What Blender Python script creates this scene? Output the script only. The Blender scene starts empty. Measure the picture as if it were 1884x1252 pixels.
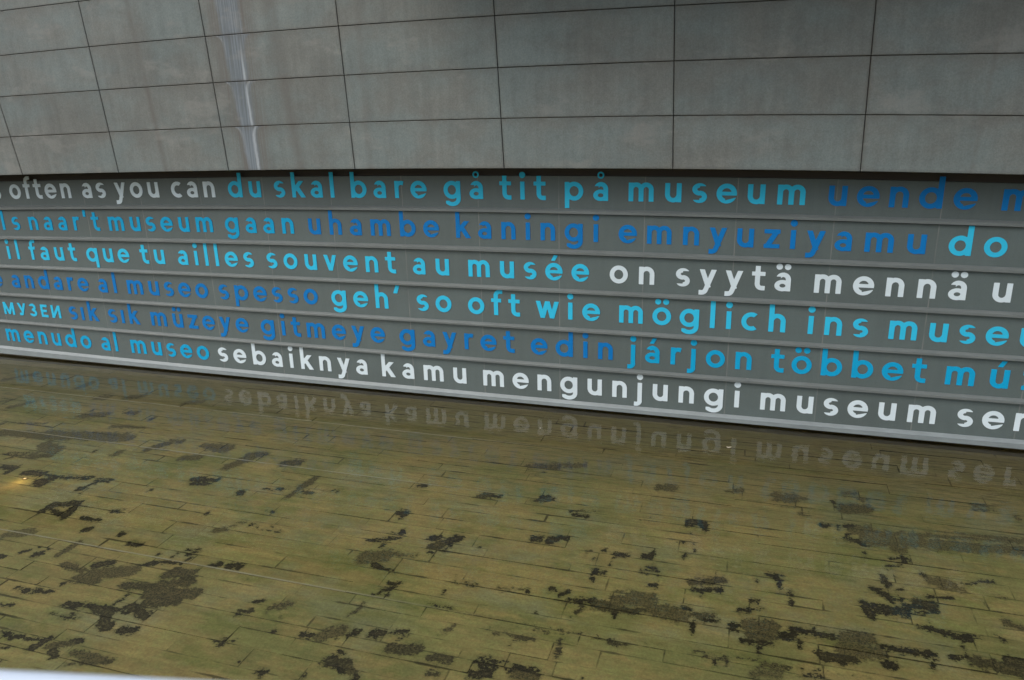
import bpy, math, random
import numpy as np
from mathutils import Matrix, Vector
from mathutils.geometry import tessellate_polygon

random.seed(7)
rng = np.random.default_rng(11)
S = bpy.context.scene
COL = S.collection

# ------------------------------------------------------------------ camera
FPX, CX, CY, PW = 1420.0, 942.0, 626.0, 1884.0


def unit(v):
    v = np.array(v, float)
    return v / np.linalg.norm(v)


AX = -unit([-4642, -321, FPX])
AZ = -unit([118, 4574, FPX])
AZ = unit(AZ - AX * (AX @ AZ))
AY = np.cross(AZ, AX)
ROT = np.stack([AX, AY, AZ])          # world = ROT @ (right, down, forward)
EYE = 3.0                             # height of the lens above the water
cam = bpy.data.cameras.new('camera')
cam.sensor_width = 36.0
cam.lens = FPX / PW * 36.0
cam.clip_start = 0.02
cam.clip_end = 500.0
cam.dof.use_dof = True
cam.dof.focus_distance = 7.0
cam.dof.aperture_fstop = 4.0
co = bpy.data.objects.new('camera', cam)
COL.objects.link(co)
right, down, fwd = ROT[:, 0], ROT[:, 1], ROT[:, 2]
m = Matrix.Identity(4)
for i in range(3):
    m[i][0], m[i][1], m[i][2] = right[i], -down[i], -fwd[i]
m[2][3] = EYE
co.matrix_world = m
S.camera = co

# ------------------------------------------------------------------ light
SUN_EL, SUN_AZ = math.radians(48), math.radians(222)   # behind and to the left of the camera
w = bpy.data.worlds.new('World')
S.world = w
w.use_nodes = True
nt = w.node_tree
bg = nt.nodes['Background']
sky = nt.nodes.new('ShaderNodeTexSky')
sky.sky_type = 'NISHITA'
sky.sun_disc = False
sky.sun_elevation = SUN_EL
sky.sun_rotation = SUN_AZ
sky.dust_density = 4.0
hs = nt.nodes.new('ShaderNodeHueSaturation')
hs.inputs['Saturation'].default_value = 0.8
nt.links.new(sky.outputs[0], hs.inputs['Color'])
nt.links.new(hs.outputs[0], bg.inputs[0])
bg.inputs[1].default_value = 0.15
sd = bpy.data.lights.new('sun', 'SUN')
sd.energy = 0.6
sd.angle = math.radians(40)
sd.color = (1.0, 0.99, 0.97)
so = bpy.data.objects.new('sun', sd)
COL.objects.link(so)
sdir = Vector((math.sin(SUN_AZ) * math.cos(SUN_EL), math.cos(SUN_AZ) * math.cos(SUN_EL), math.sin(SUN_EL)))
so.rotation_euler = (-sdir).to_track_quat('-Z', 'Y').to_euler()
so.location = (-6, -8, 12)
S.view_settings.view_transform = 'Standard'
S.view_settings.look = 'None'
S.view_settings.exposure = 0.55
S.view_settings.gamma = 1.0
S.view_settings.use_curve_mapping = False


# ------------------------------------------------------------------ survey of the place
def ray(px, py):
    return ROT @ np.array([(px - CX) / FPX, (py - CY) / FPX, 1.0])


def on_z(px, py, z):
    d = ray(px, py)
    return np.array([0, 0, EYE]) + d * ((z - EYE) / d[2])


def on_y(px, py, y):
    d = ray(px, py)
    return np.array([0, 0, EYE]) + d * (y / d[1])


WALL_Y = on_z(942, 737, 0.02)[1]      # plane of the lettered wall
RAIL_Y = WALL_Y - 0.034
BED_Z = -0.07
FACADE_Y = WALL_Y - 0.36
SX = np.array([0, 200, 400, 600, 840, 1040, 1684, 1884.])
TOPS = [[378.3, 378.6, 378.5, 379, 380.5, 383, 402.8, 407.6],
        [433.8, 437.4, 442.6, 446.2, 452.5, 456.9, 485.9, 493.2],
        [487.2, 493.6, 504, 510.9, 522.9, 530.5, 566.3, 574.5],
        [539.4, 547.9, 563.6, 575.4, 590.9, 601.5, 643.9, 655],
        [588.6, 602.2, 621, 635.4, 656, 670.5, 720, 733.4],
        [637.3, 654, 675.7, 692.5, 721, 737.6, 793.8, 808.3]]
BOTS = [[385.5, 386.2, 386, 387, 389.3, 391.4, 412.6, 418.4],
        [439.7, 445, 449.4, 454.1, 460.8, 466.6, 496.3, 503.5],
        [493.6, 500, 510, 518.8, 530.5, 539.2, 576.1, 585],
        [545.2, 554.7, 570, 583, 598.6, 609.7, 653.5, 665],
        [594.2, 608.6, 627.5, 642.6, 664, 678.7, 729.6, 744.5],
        [644.5, 663.7, 684.5, 702, 729.3, 747, 805, 820.6]]


def zfit(pts, y, deg=2):
    q = np.array([on_y(px, py, y) for px, py in pts])
    return np.poly1d(np.polyfit(q[:, 0], q[:, 2], deg))


RTOP = [zfit(list(zip(SX, t)), WALL_Y) for t in TOPS]
RBOT = [zfit(list(zip(SX, t)), RAIL_Y) for t in BOTS]
PTOP = [np.poly1d(np.polyfit(SX, t, 3)) for t in TOPS]
PBOT = [np.poly1d(np.polyfit(SX, t, 3)) for t in BOTS]
X0, X1 = -11.0, 4.2


# ------------------------------------------------------------------ helpers
def link(name, verts, faces, mat, parent=None, smooth=False):
    me = bpy.data.meshes.new(name)
    me.from_pydata([tuple(map(float, v)) for v in verts], [], [tuple(int(i) for i in f) for f in faces])
    me.materials.append(mat)
    if smooth:
        for p in me.polygons:
            p.use_smooth = True
    me.update()
    o = bpy.data.objects.new(name, me)
    COL.objects.link(o)
    if parent:
        o.parent = parent
        o.matrix_parent_inverse = Matrix.Translation(-parent.location)
    return o


def root(name, label, cat, loc, group=None):
    o = bpy.data.objects.new(name, None)
    o.empty_display_size = 0.3
    o.location = loc
    COL.objects.link(o)
    tag(o, label, cat, group)
    return o


def tag(o, label=None, cat=None, group=None, kind=None):
    for k, v in (('label', label), ('category', cat), ('group', group), ('kind', kind)):
        if v:
            o[k] = v
    return o


def sweep(name, xs, prof, mat, parent=None, smooth=False):
    """closed profile of (y, z) points per x, swept along the wall, with end caps"""
    V, F = [], []
    n = len(prof(xs[0]))
    for x in xs:
        V += [(x, y, z) for y, z in prof(x)]
    for i in range(len(xs) - 1):
        for j in range(n):
            k = (j + 1) % n
            F.append((i * n + j, i * n + k, (i + 1) * n + k, (i + 1) * n + j))
    F.append(tuple(range(n))[::-1])
    F.append(tuple((len(xs) - 1) * n + j for j in range(n)))
    return link(name, V, F, mat, parent, smooth)


class NT:
    def __init__(self, name):
        self.m = bpy.data.materials.new(name)
        self.m.use_nodes = True
        self.t = self.m.node_tree
        self.b = self.t.nodes['Principled BSDF']

    def n(self, kind, **kw):
        nd = self.t.nodes.new('ShaderNode' + kind)
        for k, v in kw.items():
            setattr(nd, k, v)
        return nd

    def l(self, a, b):
        self.t.links.new(a, b)

    def val(self, sock, v):
        if isinstance(v, bpy.types.NodeSocket):
            self.l(v, sock)
        else:
            sock.default_value = v

    def math(self, op, a, b=0.0, c=None, clamp=False):
        nd = self.n('Math', operation=op, use_clamp=clamp)
        self.val(nd.inputs[0], a)
        self.val(nd.inputs[1], b)
        if c is not None:
            self.val(nd.inputs[2], c)
        return nd.outputs[0]

    def step(self, v, lo, hi, a=0.0, b=1.0):
        nd = self.n('MapRange', interpolation_type='SMOOTHSTEP')
        self.val(nd.inputs[0], v)
        for i, q in enumerate((lo, hi, a, b)):
            self.val(nd.inputs[1 + i], q)
        return nd.outputs[0]

    def mix(self, f, a, b, mode='MIX'):
        nd = self.n('Mix', data_type='RGBA', blend_type=mode)
        self.val(nd.inputs[0], f)
        for i, q in ((6, a), (7, b)):
            if isinstance(q, tuple):
                q = (q[0], q[1], q[2], 1.0)
            self.val(nd.inputs[i], q)
        return nd.outputs[2]

    def pos(self):
        return self.n('NewGeometry').outputs['Position']

    def scale(self, v, s, off=(0, 0, 0)):
        nd = self.n('Mapping')
        self.l(v, nd.inputs[0])
        nd.inputs['Scale'].default_value = s
        nd.inputs['Location'].default_value = off
        return nd.outputs[0]

    def noise(self, v, sc, det=4.0, rough=0.6, dist=0.0):
        nd = self.n('TexNoise')
        self.l(v, nd.inputs['Vector'])
        nd.inputs['Scale'].default_value = sc
        nd.inputs['Detail'].default_value = det
        nd.inputs['Roughness'].default_value = rough
        nd.inputs['Distortion'].default_value = dist
        return nd.outputs[0]

    def bump(self, h, strength, dist):
        nd = self.n('Bump')
        nd.inputs['Strength'].default_value = strength
        nd.inputs['Distance'].default_value = dist
        self.l(h, nd.inputs['Height'])
        self.l(nd.outputs[0], self.b.inputs['Normal'])

    def attr(self, name):
        return self.n('Attribute', attribute_name=name)


def flat(name, col, rough=0.5, metal=0.0):
    k = NT(name)
    k.b.inputs['Base Color'].default_value = (*col, 1)
    k.b.inputs['Roughness'].default_value = rough
    k.b.inputs['Metallic'].default_value = metal
    return k.m


# ------------------------------------------------------------------ materials
SEAM0, SEAMW = -0.98, 0.808


def panel_material():
    k = NT('coated_metal_panel')
    p = k.pos()
    xyz = k.n('SeparateXYZ')
    k.l(p, xyz.inputs[0])
    u = k.math('DIVIDE', k.math('SUBTRACT', xyz.outputs[0], SEAM0), SEAMW)
    cell = k.math('FLOOR', u)
    fr = k.math('ABSOLUTE', k.math('SUBTRACT', k.math('FRACT', k.math('ADD', u, 0.5)), 0.5))
    seam = k.step(fr, 0.0035, 0.0075, 1.0, 0.0)
    wn = k.n('TexWhiteNoise', noise_dimensions='2D')
    cv = k.n('CombineXYZ')
    k.l(cell, cv.inputs[0])
    k.l(k.math('FLOOR', k.math('MULTIPLY', xyz.outputs[2], 2.58)), cv.inputs[1])
    k.l(cv.outputs[0], wn.inputs['Vector'])
    tone = k.math('MULTIPLY_ADD', wn.outputs[0], 0.09, 0.955)
    big = k.noise(k.scale(p, (0.7, 1, 1.6)), 1.3, 5)
    drip = k.noise(k.scale(p, (9, 1, 0.7)), 1.6, 4)
    fine = k.noise(p, 160, 2)
    tone = k.math('MULTIPLY', tone, k.math('MULTIPLY_ADD', big, 0.34, 0.83))
    tone = k.math('MULTIPLY', tone, k.math('MULTIPLY_ADD', drip, 0.22, 0.89))
    tone = k.math('MULTIPLY', tone, k.math('MULTIPLY_ADD', fine, 0.3, 0.85))
    c = k.mix(big, (0.084, 0.105, 0.099), (0.083, 0.111, 0.109))
    sc = k.n('VectorMath', operation='SCALE')
    k.l(c, sc.inputs[0])
    k.l(tone, sc.inputs['Scale'])
    sn = k.math('MULTIPLY', seam, k.step(k.noise(p, 3.1, 2), 0.3, 0.7, 0.08, 0.45))
    col = k.mix(sn, sc.outputs[0], (0.24, 0.235, 0.215))
    k.l(col, k.b.inputs['Base Color'])
    k.b.inputs['Roughness'].default_value = 0.55
    k.bump(k.math('SUBTRACT', k.math('MULTIPLY', big, 0.3), k.math('MULTIPLY', seam, 0.5)), 0.25, 0.01)
    return k.m


def rail_material(name, base):
    k = NT(name)
    p = k.pos()
    n1 = k.noise(k.scale(p, (1.2, 3, 3)), 2.0, 6)
    n2 = k.noise(k.scale(p, (3, 20, 30)), 6.0, 3)
    f = k.math('MULTIPLY_ADD', n1, 0.55, 0.5)
    f = k.math('MULTIPLY', f, k.math('MULTIPLY_ADD', n2, 0.5, 0.98))
    sc = k.n('VectorMath', operation='SCALE')
    k.l(k.mix(n1, base, tuple(b * 0.95 for b in base)), sc.inputs[0])
    k.l(f, sc.inputs['Scale'])
    # lime scale, a few pale drips that stay on the rail
    lime = k.step(k.noise(k.scale(p, (0.9, 1, 1.3), (3.1, 0, 0)), 3.4, 5, 0.7), 0.66, 0.74)
    k.l(k.mix(lime, sc.outputs[0], (0.36, 0.38, 0.36)), k.b.inputs['Base Color'])
    k.b.inputs['Roughness'].default_value = 0.45
    k.bump(n2, 0.2, 0.003)
    return k.m


def letter_material(name, col):
    k = NT(name)
    p = k.pos()
    n1 = k.noise(k.scale(p, (1, 1, 1.5)), 2.2, 5)
    n2 = k.noise(p, 120, 2)
    f = k.math('MULTIPLY_ADD', n1, 0.22, 0.86)
    f = k.math('MULTIPLY', f, k.math('MULTIPLY_ADD', n2, 0.12, 0.95))
    sc = k.n('VectorMath', operation='SCALE')
    sc.inputs[0].default_value = col
    k.l(f, sc.inputs['Scale'])
    k.l(sc.outputs[0], k.b.inputs['Base Color'])
    k.b.inputs['Roughness'].default_value = 0.6
    k.b.inputs['Specular IOR Level'].default_value = 0.2
    return k.m


# course heights of the concrete facade, from the joints
SOFFIT = zfit([(0, 323), (205, 318), (420, 314), (640, 312), (930, 310.5), (1244, 311), (1583, 316), (1884, 322)], FACADE_Y, 3)
H1 = zfit([(0, 253), (204, 244.6), (407, 235), (640, 225.5), (916, 217), (1239, 214), (1590, 214), (1884, 212)], FACADE_Y, 3)
H2 = zfit([(0, 178.3), (204, 166), (407, 153), (630, 138.3), (915, 124), (1238, 112), (1602, 107), (1884, 95.8)], FACADE_Y, 3)
H3 = zfit([(0, 101), (204, 85), (377, 70.6), (630, 47.5), (908, 26.5), (1238, 8.5), (1515, 0)], FACADE_Y, 2)
H4 = zfit([(0, 16), (143, 5), (221, 0), (630, -44), (908, -75), (1238, -97), (1600, -108)], FACADE_Y, 2)
COURSE = [SOFFIT, H1, H2, H3, H4]


def seam_line(a, b):
    p, q = on_y(*a, FACADE_Y), on_y(*b, FACADE_Y)
    k = (q[0] - p[0]) / (q[2] - p[2])
    return lambda z, p=p, k=k: p[0] + k * (z - p[2])


SEAMS = [seam_line((0, 193.6), (40, 317.6)), seam_line((143, 0), (218, 317)), seam_line((365, 0), (420, 310)),
         seam_line((617, 0), (653, 311)), seam_line((908, 0), (927.5, 309)), seam_line((1241.6, 0), (1238, 309)),
         seam_line((1612.5, 0), (1583, 315))]
SEAMS = [lambda z: SEAMS0(z) - 1.45 * 2, lambda z: SEAMS0(z) - 1.45] + SEAMS
SEAMS0 = SEAMS[2]
LASTS = SEAMS[-1]
SEAMS += [lambda z: LASTS(z) + 1.45, lambda z: LASTS(z) + 2.9]
ST_T, ST_B = on_y(416, 0, FACADE_Y), on_y(469, 310, FACADE_Y)
ST_K = (ST_B[0] - ST_T[0]) / (ST_B[2] - ST_T[2])
DK_T, DK_B = on_y(232, 0, FACADE_Y), on_y(306, 316, FACADE_Y)
DK_K = (DK_B[0] - DK_T[0]) / (DK_B[2] - DK_T[2])


def concrete_material():
    k = NT('weathered_concrete')
    p = k.pos()
    xyz = k.n('SeparateXYZ')
    k.l(p, xyz.inputs[0])
    x, z = xyz.outputs[0], xyz.outputs[2]
    oi = k.n('ObjectInfo')
    big = k.noise(k.scale(p, (0.8, 1, 1.0)), 1.1, 6, 0.65)
    blot = k.noise(p, 4.5, 6, 0.7)
    streak = k.noise(k.scale(p, (5, 1, 0.35)), 2.2, 5, 0.65)
    fine = k.noise(p, 90, 3, 0.7)
    f = k.math('MULTIPLY_ADD', big, 0.5, 0.75)
    f = k.math('MULTIPLY', f, k.math('MULTIPLY_ADD', blot, 0.55, 0.72))
    f = k.math('MULTIPLY', f, k.math('MULTIPLY_ADD', streak, 0.55, 0.72))
    f = k.math('MULTIPLY', f, k.math('MULTIPLY_ADD', fine, 0.8, 0.60))
    f = k.math('MULTIPLY', f, k.math('MULTIPLY_ADD', oi.outputs['Random'], 0.12, 0.94))
    base = k.mix(k.step(k.noise(k.scale(p, (1, 1, 1.5), (2, 5, 1)), 1.4, 5), 0.35, 0.65), CONC_A, CONC_B)
    sc = k.n('VectorMath', operation='SCALE')
    k.l(base, sc.inputs[0])
    k.l(f, sc.inputs['Scale'])
    col = sc.outputs[0]
    # distance below the joint above, measured at the stain
    zz = float(H1(ST_B[0]))
    hh = float(H2(ST_B[0]) - H1(ST_B[0]))
    below = k.math('MULTIPLY', k.math('SUBTRACT', 1.0, k.math('FRACT', k.math('DIVIDE', k.math('SUBTRACT', z, zz - 10 * hh), hh))), hh)
    wob = k.math('MULTIPLY', k.math('SUBTRACT', k.noise(k.scale(p, (2, 1, 3)), 3.0, 3), 0.5), 0.022)
    dx = k.math('ADD', k.math('SUBTRACT', x, k.math('MULTIPLY_ADD', z, ST_K, ST_B[0] - ST_K * ST_B[2])), wob)
    fl = k.math('MULTIPLY', k.math('EXPONENT', k.math('MULTIPLY', below, -34.0)), 0.075)
    half = k.math('ADD', fl, k.step(z, 2.3, 4.0, 0.072, 0.125))
    ad = k.math('ABSOLUTE', dx)
    # brown margin, grey lime run, white right edge
    comb = k.noise(k.scale(p, (26, 1, 0.5)), 3.0, 3, 0.6)
    marg = k.math('MULTIPLY', k.step(k.math('SUBTRACT', ad, half), 0.0, 0.2, 1.0, 0.0), k.step(comb, 0.38, 0.6, 0.2, 0.95))
    col = k.mix(marg, col, (0.105, 0.10, 0.09))
    rag = k.math('MULTIPLY', k.math('SUBTRACT', k.noise(k.scale(p, (9, 1, 1.2)), 4.0, 5, 0.7), 0.5), 0.09)
    ins = k.step(k.math('ADD', k.math('SUBTRACT', ad, half), rag), -0.03, 0.025, 1.0, 0.0)
    ins = k.math('MULTIPLY', ins, k.step(comb, 0.3, 0.62, 0.55, 0.95))
    col = k.mix(ins, col, k.mix(k.step(comb, 0.35, 0.65), (0.085, 0.108, 0.125), (0.155, 0.19, 0.215)))
    edge = k.math('ABSOLUTE', k.math('SUBTRACT', dx, k.math('MULTIPLY', half, 0.62)))
    ew = k.math('MULTIPLY', k.math('MULTIPLY', k.step(edge, 0.002, 0.026, 1.0, 0.0), k.step(comb, 0.3, 0.55, 0.35, 1.0)), k.step(z, 3.25, 3.7, 0.75, 0.05))
    col = k.mix(ew, col, (0.34, 0.38, 0.40))
    edge2 = k.math('ABSOLUTE', k.math('ADD', dx, k.math('MULTIPLY', half, 0.95)))
    ew2 = k.math('MULTIPLY', k.step(edge2, 0.004, 0.022, 1.0, 0.0), k.math('EXPONENT', k.math('MULTIPLY', below, -9.0)))
    col = k.mix(k.math('MULTIPLY', ew2, k.step(comb, 0.35, 0.65, 0.05, 0.6)), col, (0.30, 0.34, 0.36))
    # old dark run two panels to the left, and two faint ones to the right
    for x0, kk, wd, amt in ((DK_B[0] - DK_K * DK_B[2], DK_K, 0.055, 0.85), (-4.38 + 0.1 * 3.2, -0.1, 0.11, 0.75), (-3.55, 0.0, 0.07, 0.42), (1.42, 0.05, 0.035, 0.5)):
        d2 = k.math('ABSOLUTE', k.math('ADD', k.math('SUBTRACT', x, k.math('MULTIPLY_ADD', z, kk, x0)), wob))
        r = k.math('MULTIPLY', k.step(d2, 0.0, wd, 1.0, 0.0), k.step(blot, 0.35, 0.6, 0.3, 1.0))
        col = k.mix(k.math('MULTIPLY', r, amt * 0.8), col, (0.088, 0.084, 0.074))
    pl, pt = k.n('SeparateXYZ'), k.attr('panel_top').outputs['Fac']
    k.l(k.attr('panel_local').outputs['Vector'], pl.inputs[0])
    side = k.math('MINIMUM', pl.outputs[0], pl.outputs[2])
    dirt = k.math('MULTIPLY', k.step(k.math('MINIMUM', side, pl.outputs[1]), 0.003, 0.03, 0.45, 0.0), k.step(blot, 0.3, 0.65, 0.3, 1.0))
    dirt = k.math('MAXIMUM', dirt, k.math('MULTIPLY', k.math('EXPONENT', k.math('MULTIPLY', pt, -26.0)), k.step(streak, 0.35, 0.65, 0.1, 0.6)))
    col = k.mix(dirt, col, (0.07, 0.062, 0.05))
    # pale wash marks left by water on the right-hand panels
    wash = k.math('MULTIPLY', k.step(k.noise(k.scale(p, (1.3, 1, 2.6), (7, 0, 2)), 1.7, 5), 0.56, 0.7), 0.3)
    col = k.mix(wash, col, (0.23, 0.23, 0.21))
    k.l(col, k.b.inputs['Base Color'])
    k.b.inputs['Roughness'].default_value = 0.75
    k.bump(k.math('ADD', fine, k.math('MULTIPLY', blot, 1.5)), 0.25, 0.004)
    return k.m


CONC_A, CONC_B = (0.126, 0.136, 0.124), (0.126, 0.155, 0.149)
M_PANEL = panel_material()
M_RAIL = rail_material('pale_metal_rail', (0.138, 0.158, 0.153))
M_TRIM = rail_material('pale_base_trim', (0.20, 0.235, 0.238))
M_CONC = concrete_material()
M_JOINT = flat('dark_joint', (0.07, 0.06, 0.048), 0.9)
M_LET = {'w': letter_material('white_vinyl', (0.585, 0.685, 0.72)),
         'l': letter_material('light_blue_vinyl', (0.03, 0.46, 0.69)),
         'm': letter_material('mid_blue_vinyl', (0.003, 0.31, 0.55)),
         'd': letter_material('dark_blue_vinyl', (0.001, 0.155, 0.44))}
COLNAME = {'w': 'white', 'l': 'light blue', 'm': 'mid blue', 'd': 'dark blue'}

# ------------------------------------------------------------------ lettered wall
wall = root('lettered_wall', 'long grey metal wall with rows of white and blue words above the pool', 'wall', (-3.5, WALL_Y, 0))
XS = np.linspace(X0, X1, 77)
PH = float(np.mean([RBOT[i](-3.) - RTOP[i + 1](-3.) for i in range(5)]))     # clear height of one panel row


def row_bot(r, x):
    return float(RTOP[r](x))


def row_top(r, x):
    return float(RBOT[r - 1](x)) if r else float(RTOP[0](x)) + PH


def panel_top(r, x):
    return row_top(r, x) - 0.009 if r else float(SOFFIT(x)) - 0.1     # panels stop short; dark gaps imitate the shade under soffit and rails


sweep('light_block_backing', XS, lambda x: [(WALL_Y + 0.055, BED_Z - 0.05), (WALL_Y + 0.055, float(SOFFIT(x)) + 0.05), (WALL_Y + 0.12, float(SOFFIT(x)) + 0.05), (WALL_Y + 0.12, BED_Z - 0.05)], M_JOINT, wall)  # plate added to block light from behind and keep the gaps dark
for r in range(6):
    sweep('wall_panel', XS, lambda x, r=r: [(WALL_Y, row_bot(r, x) - 0.004), (WALL_Y, panel_top(r, x)), (WALL_Y + 0.05, panel_top(r, x)), (WALL_Y + 0.05, row_bot(r, x) - 0.004)], M_PANEL, wall)
for r in range(5):
    sweep('rail', XS, lambda x, r=r: [(WALL_Y + 0.02, float(RTOP[r](x))), (WALL_Y - 0.004, float(RTOP[r](x))), (WALL_Y - 0.028, float(RTOP[r](x)) - 0.012),
                                     (WALL_Y - 0.034, float(RTOP[r](x)) - 0.017), (WALL_Y - 0.034, float(RBOT[r](x))), (WALL_Y + 0.02, float(RBOT[r](x)) + 0.002)], M_RAIL, wall)
def trim_bot(x):
    return 0.3 * float(RBOT[5](x)) + 0.7 * 0.008


sweep('base_trim', XS, lambda x: [(WALL_Y + 0.02, float(RTOP[5](x))), (WALL_Y - 0.003, float(RTOP[5](x))), (WALL_Y - 0.024, float(RTOP[5](x)) - 0.018),
                                  (WALL_Y - 0.034, float(RTOP[5](x)) - 0.026), (WALL_Y - 0.034, trim_bot(x)), (WALL_Y + 0.02, trim_bot(x) + 0.002)], M_TRIM, wall)
sweep('plinth', XS, lambda x: [(WALL_Y + 0.004, BED_Z - 0.05), (WALL_Y + 0.004, trim_bot(x) + 0.001), (WALL_Y + 0.05, trim_bot(x) + 0.001), (WALL_Y + 0.05, BED_Z - 0.05)],
      flat('dark_plinth', (0.085, 0.07, 0.038), 0.8), wall)

# geometric sans drawn with pens: x-height 1, stem PEN
PEN, HB = 0.258, 0.22          # stem and crossbar thickness
ASC, DSC = 1.53, -0.43


def bx(x0, x1, y0, y1):
    return lambda x, y: np.maximum(np.maximum(x0 - x, x - x1), np.maximum(y0 - y, y - y1))


def ell(cx, cy, rx, ry):
    return lambda x, y: (np.hypot((x - cx) / rx, (y - cy) / ry) - 1) * min(rx, ry)


def ring(cx, cy, rx, ry=None, px=PEN, py=None):
    ry = ry or rx
    py = py or px * 0.92
    a, b = ell(cx, cy, rx, ry), ell(cx, cy, rx - px, ry - py)
    return lambda x, y: np.maximum(a(x, y), -b(x, y))


def half(px, py, ang):
    """keeps the side the normal at angle ang (degrees) points to"""
    c, s = math.cos(math.radians(ang)), math.sin(math.radians(ang))
    return lambda x, y: -((x - px) * c + (y - py) * s)


def both(*f):
    return lambda x, y: np.maximum.reduce([g(x, y) for g in f])


def join(*f):
    return lambda x, y: np.minimum.reduce([g(x, y) for g in f])


def cut(a, b):
    return lambda x, y: np.maximum(a(x, y), -b(x, y))


def seg(x0, y0, x1, y1, t=PEN):
    L = math.hypot(x1 - x0, y1 - y0)
    ux, uy = (x1 - x0) / L, (y1 - y0) / L
    return lambda x, y: np.maximum(np.abs((x - x0) * -uy + (y - y0) * ux) - t / 2,
                                   np.abs((x - x0) * ux + (y - y0) * uy - L / 2) - L / 2)


def moved(f, dx, dy=0.0):
    return lambda x, y: f(x - dx, y - dy)


def turned(f, wd):
    return lambda x, y: f(wd - x, 1 - y)


def arch(x0, wd, foot=0.0):
    r = wd / 2
    return join(both(ring(x0 + r, 1.015 - r * 0.98, r, r * 0.98), half(0, 1.015 - r * 0.98, 90)), bx(x0 + wd - PEN, x0 + wd, foot, 1.02 - r * 0.98))


NW = 0.86
O_ = ring(0.515, 0.5, 0.515)
band = bx(-9, 9, 0, 1)
n_ = join(bx(0, PEN, 0, 1), arch(0, NW))
tfoot = lambda x0: join(both(ring(x0 + 0.36, 0.345, 0.36, 0.36), half(x0 + 0.36, 0, 180), half(0, 0.345, -90)), bx(x0 + 0.34, x0 + 0.53, -0.015, 0.23))
a_ = join(bx(0.82 - PEN, 0.82, 0, 0.62), both(ring(0.44, 0.62, 0.38, 0.395), half(0.44, 0.62, 80), ), both(ring(0.44, 0.62, 0.38, 0.395), half(0.44, 0.66, 90), half(0.44, 0.66, 60)),
          both(ring(0.40, 0.295, 0.40, 0.31, PEN, 0.205), bx(-1, 0.80, -1, 2)))
a_ = join(bx(0.82 - PEN, 0.82, 0, 0.63), cut(both(ring(0.43, 0.62, 0.39, 0.395), half(0, 0.62, 90)), both(half(0.30, 0.80, 180), half(0, 0.79, -90))),
          both(ring(0.41, 0.297, 0.41, 0.312, 0.255, 0.205), bx(-1, 0.70, -1, 2)))
e_ = join(cut(O_, both(half(0.5, 0.5, -90), half(0.75, 0.235, 106), half(0, 0.405, -90), half(0.45, 0, 0))), both(bx(0.15, 1.2, 0.405, 0.595), ell(0.515, 0.5, 0.515, 0.515)))
c_ = cut(O_, both(half(0.40, 0.5, 45), half(0.40, 0.5, -45)))
sr, sx = 0.3215, 0.385
s_ = join(cut(ring(0.40, 1.015 - sr, sx, sr), join(both(half(0.40, 0, 0), half(0, 0.80, -90)), both(half(0.40, 0, 0), half(0.40, 0.62, 25), half(0, 0.86, -90)))),
          cut(ring(0.40, -0.015 + sr, sx, sr), join(both(half(0.40, 0, 180), half(0, 0.20, 90)), both(half(0.40, 0, 180), half(0.40, 0.38, 205), half(0, 0.14, 90)))))
dot = lambda cx: ell(cx, 1.36, 0.178, 0.178)
j_ = join(bx(0, PEN, -0.12, 1), both(ring(-0.07, -0.11, 0.338, 0.33), half(-0.07, 0, 0), half(0, -0.11, -90)), bx(-0.19, -0.06, -0.44, -0.19))
y_ = join(both(seg(0.10, 1.15, 0.53, -0.02), bx(-1, 2, -0.1, 1)), both(seg(0.86, 1.2, 0.375, -0.15), bx(-1, 2, -1, 1)),
          both(ring(0.168, -0.076, 0.349, 0.349, PEN, PEN), half(0.168, -0.070, -109.8), half(0.166, 0, 0)), bx(0.01, 0.17, -0.425, -0.167))
v_ = both(join(seg(0.09, 1.2, 0.50, -0.1), seg(0.85, 1.2, 0.44, -0.1)), band)
w_ = both(join(seg(0.09, 1.2, 0.46, -0.1), seg(0.74, 1.2, 0.39, -0.1, 0.25), seg(0.66, 1.2, 1.01, -0.1, 0.25), seg(1.31, 1.2, 0.94, -0.1)), band)
g_ = join(O_, bx(1.045 - PEN, 1.045, -0.02, 1), both(ring(0.525, 0.0, 0.52, 0.43, PEN, 0.235), half(0, 0.0, -90), half(0.525, 0.0, -42)), both(ring(0.525, 0.0, 0.52, 0.43, PEN, 0.235), half(0, -0.12, -90), half(0.12, 0, 0)))
CP = 0.215
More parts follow.
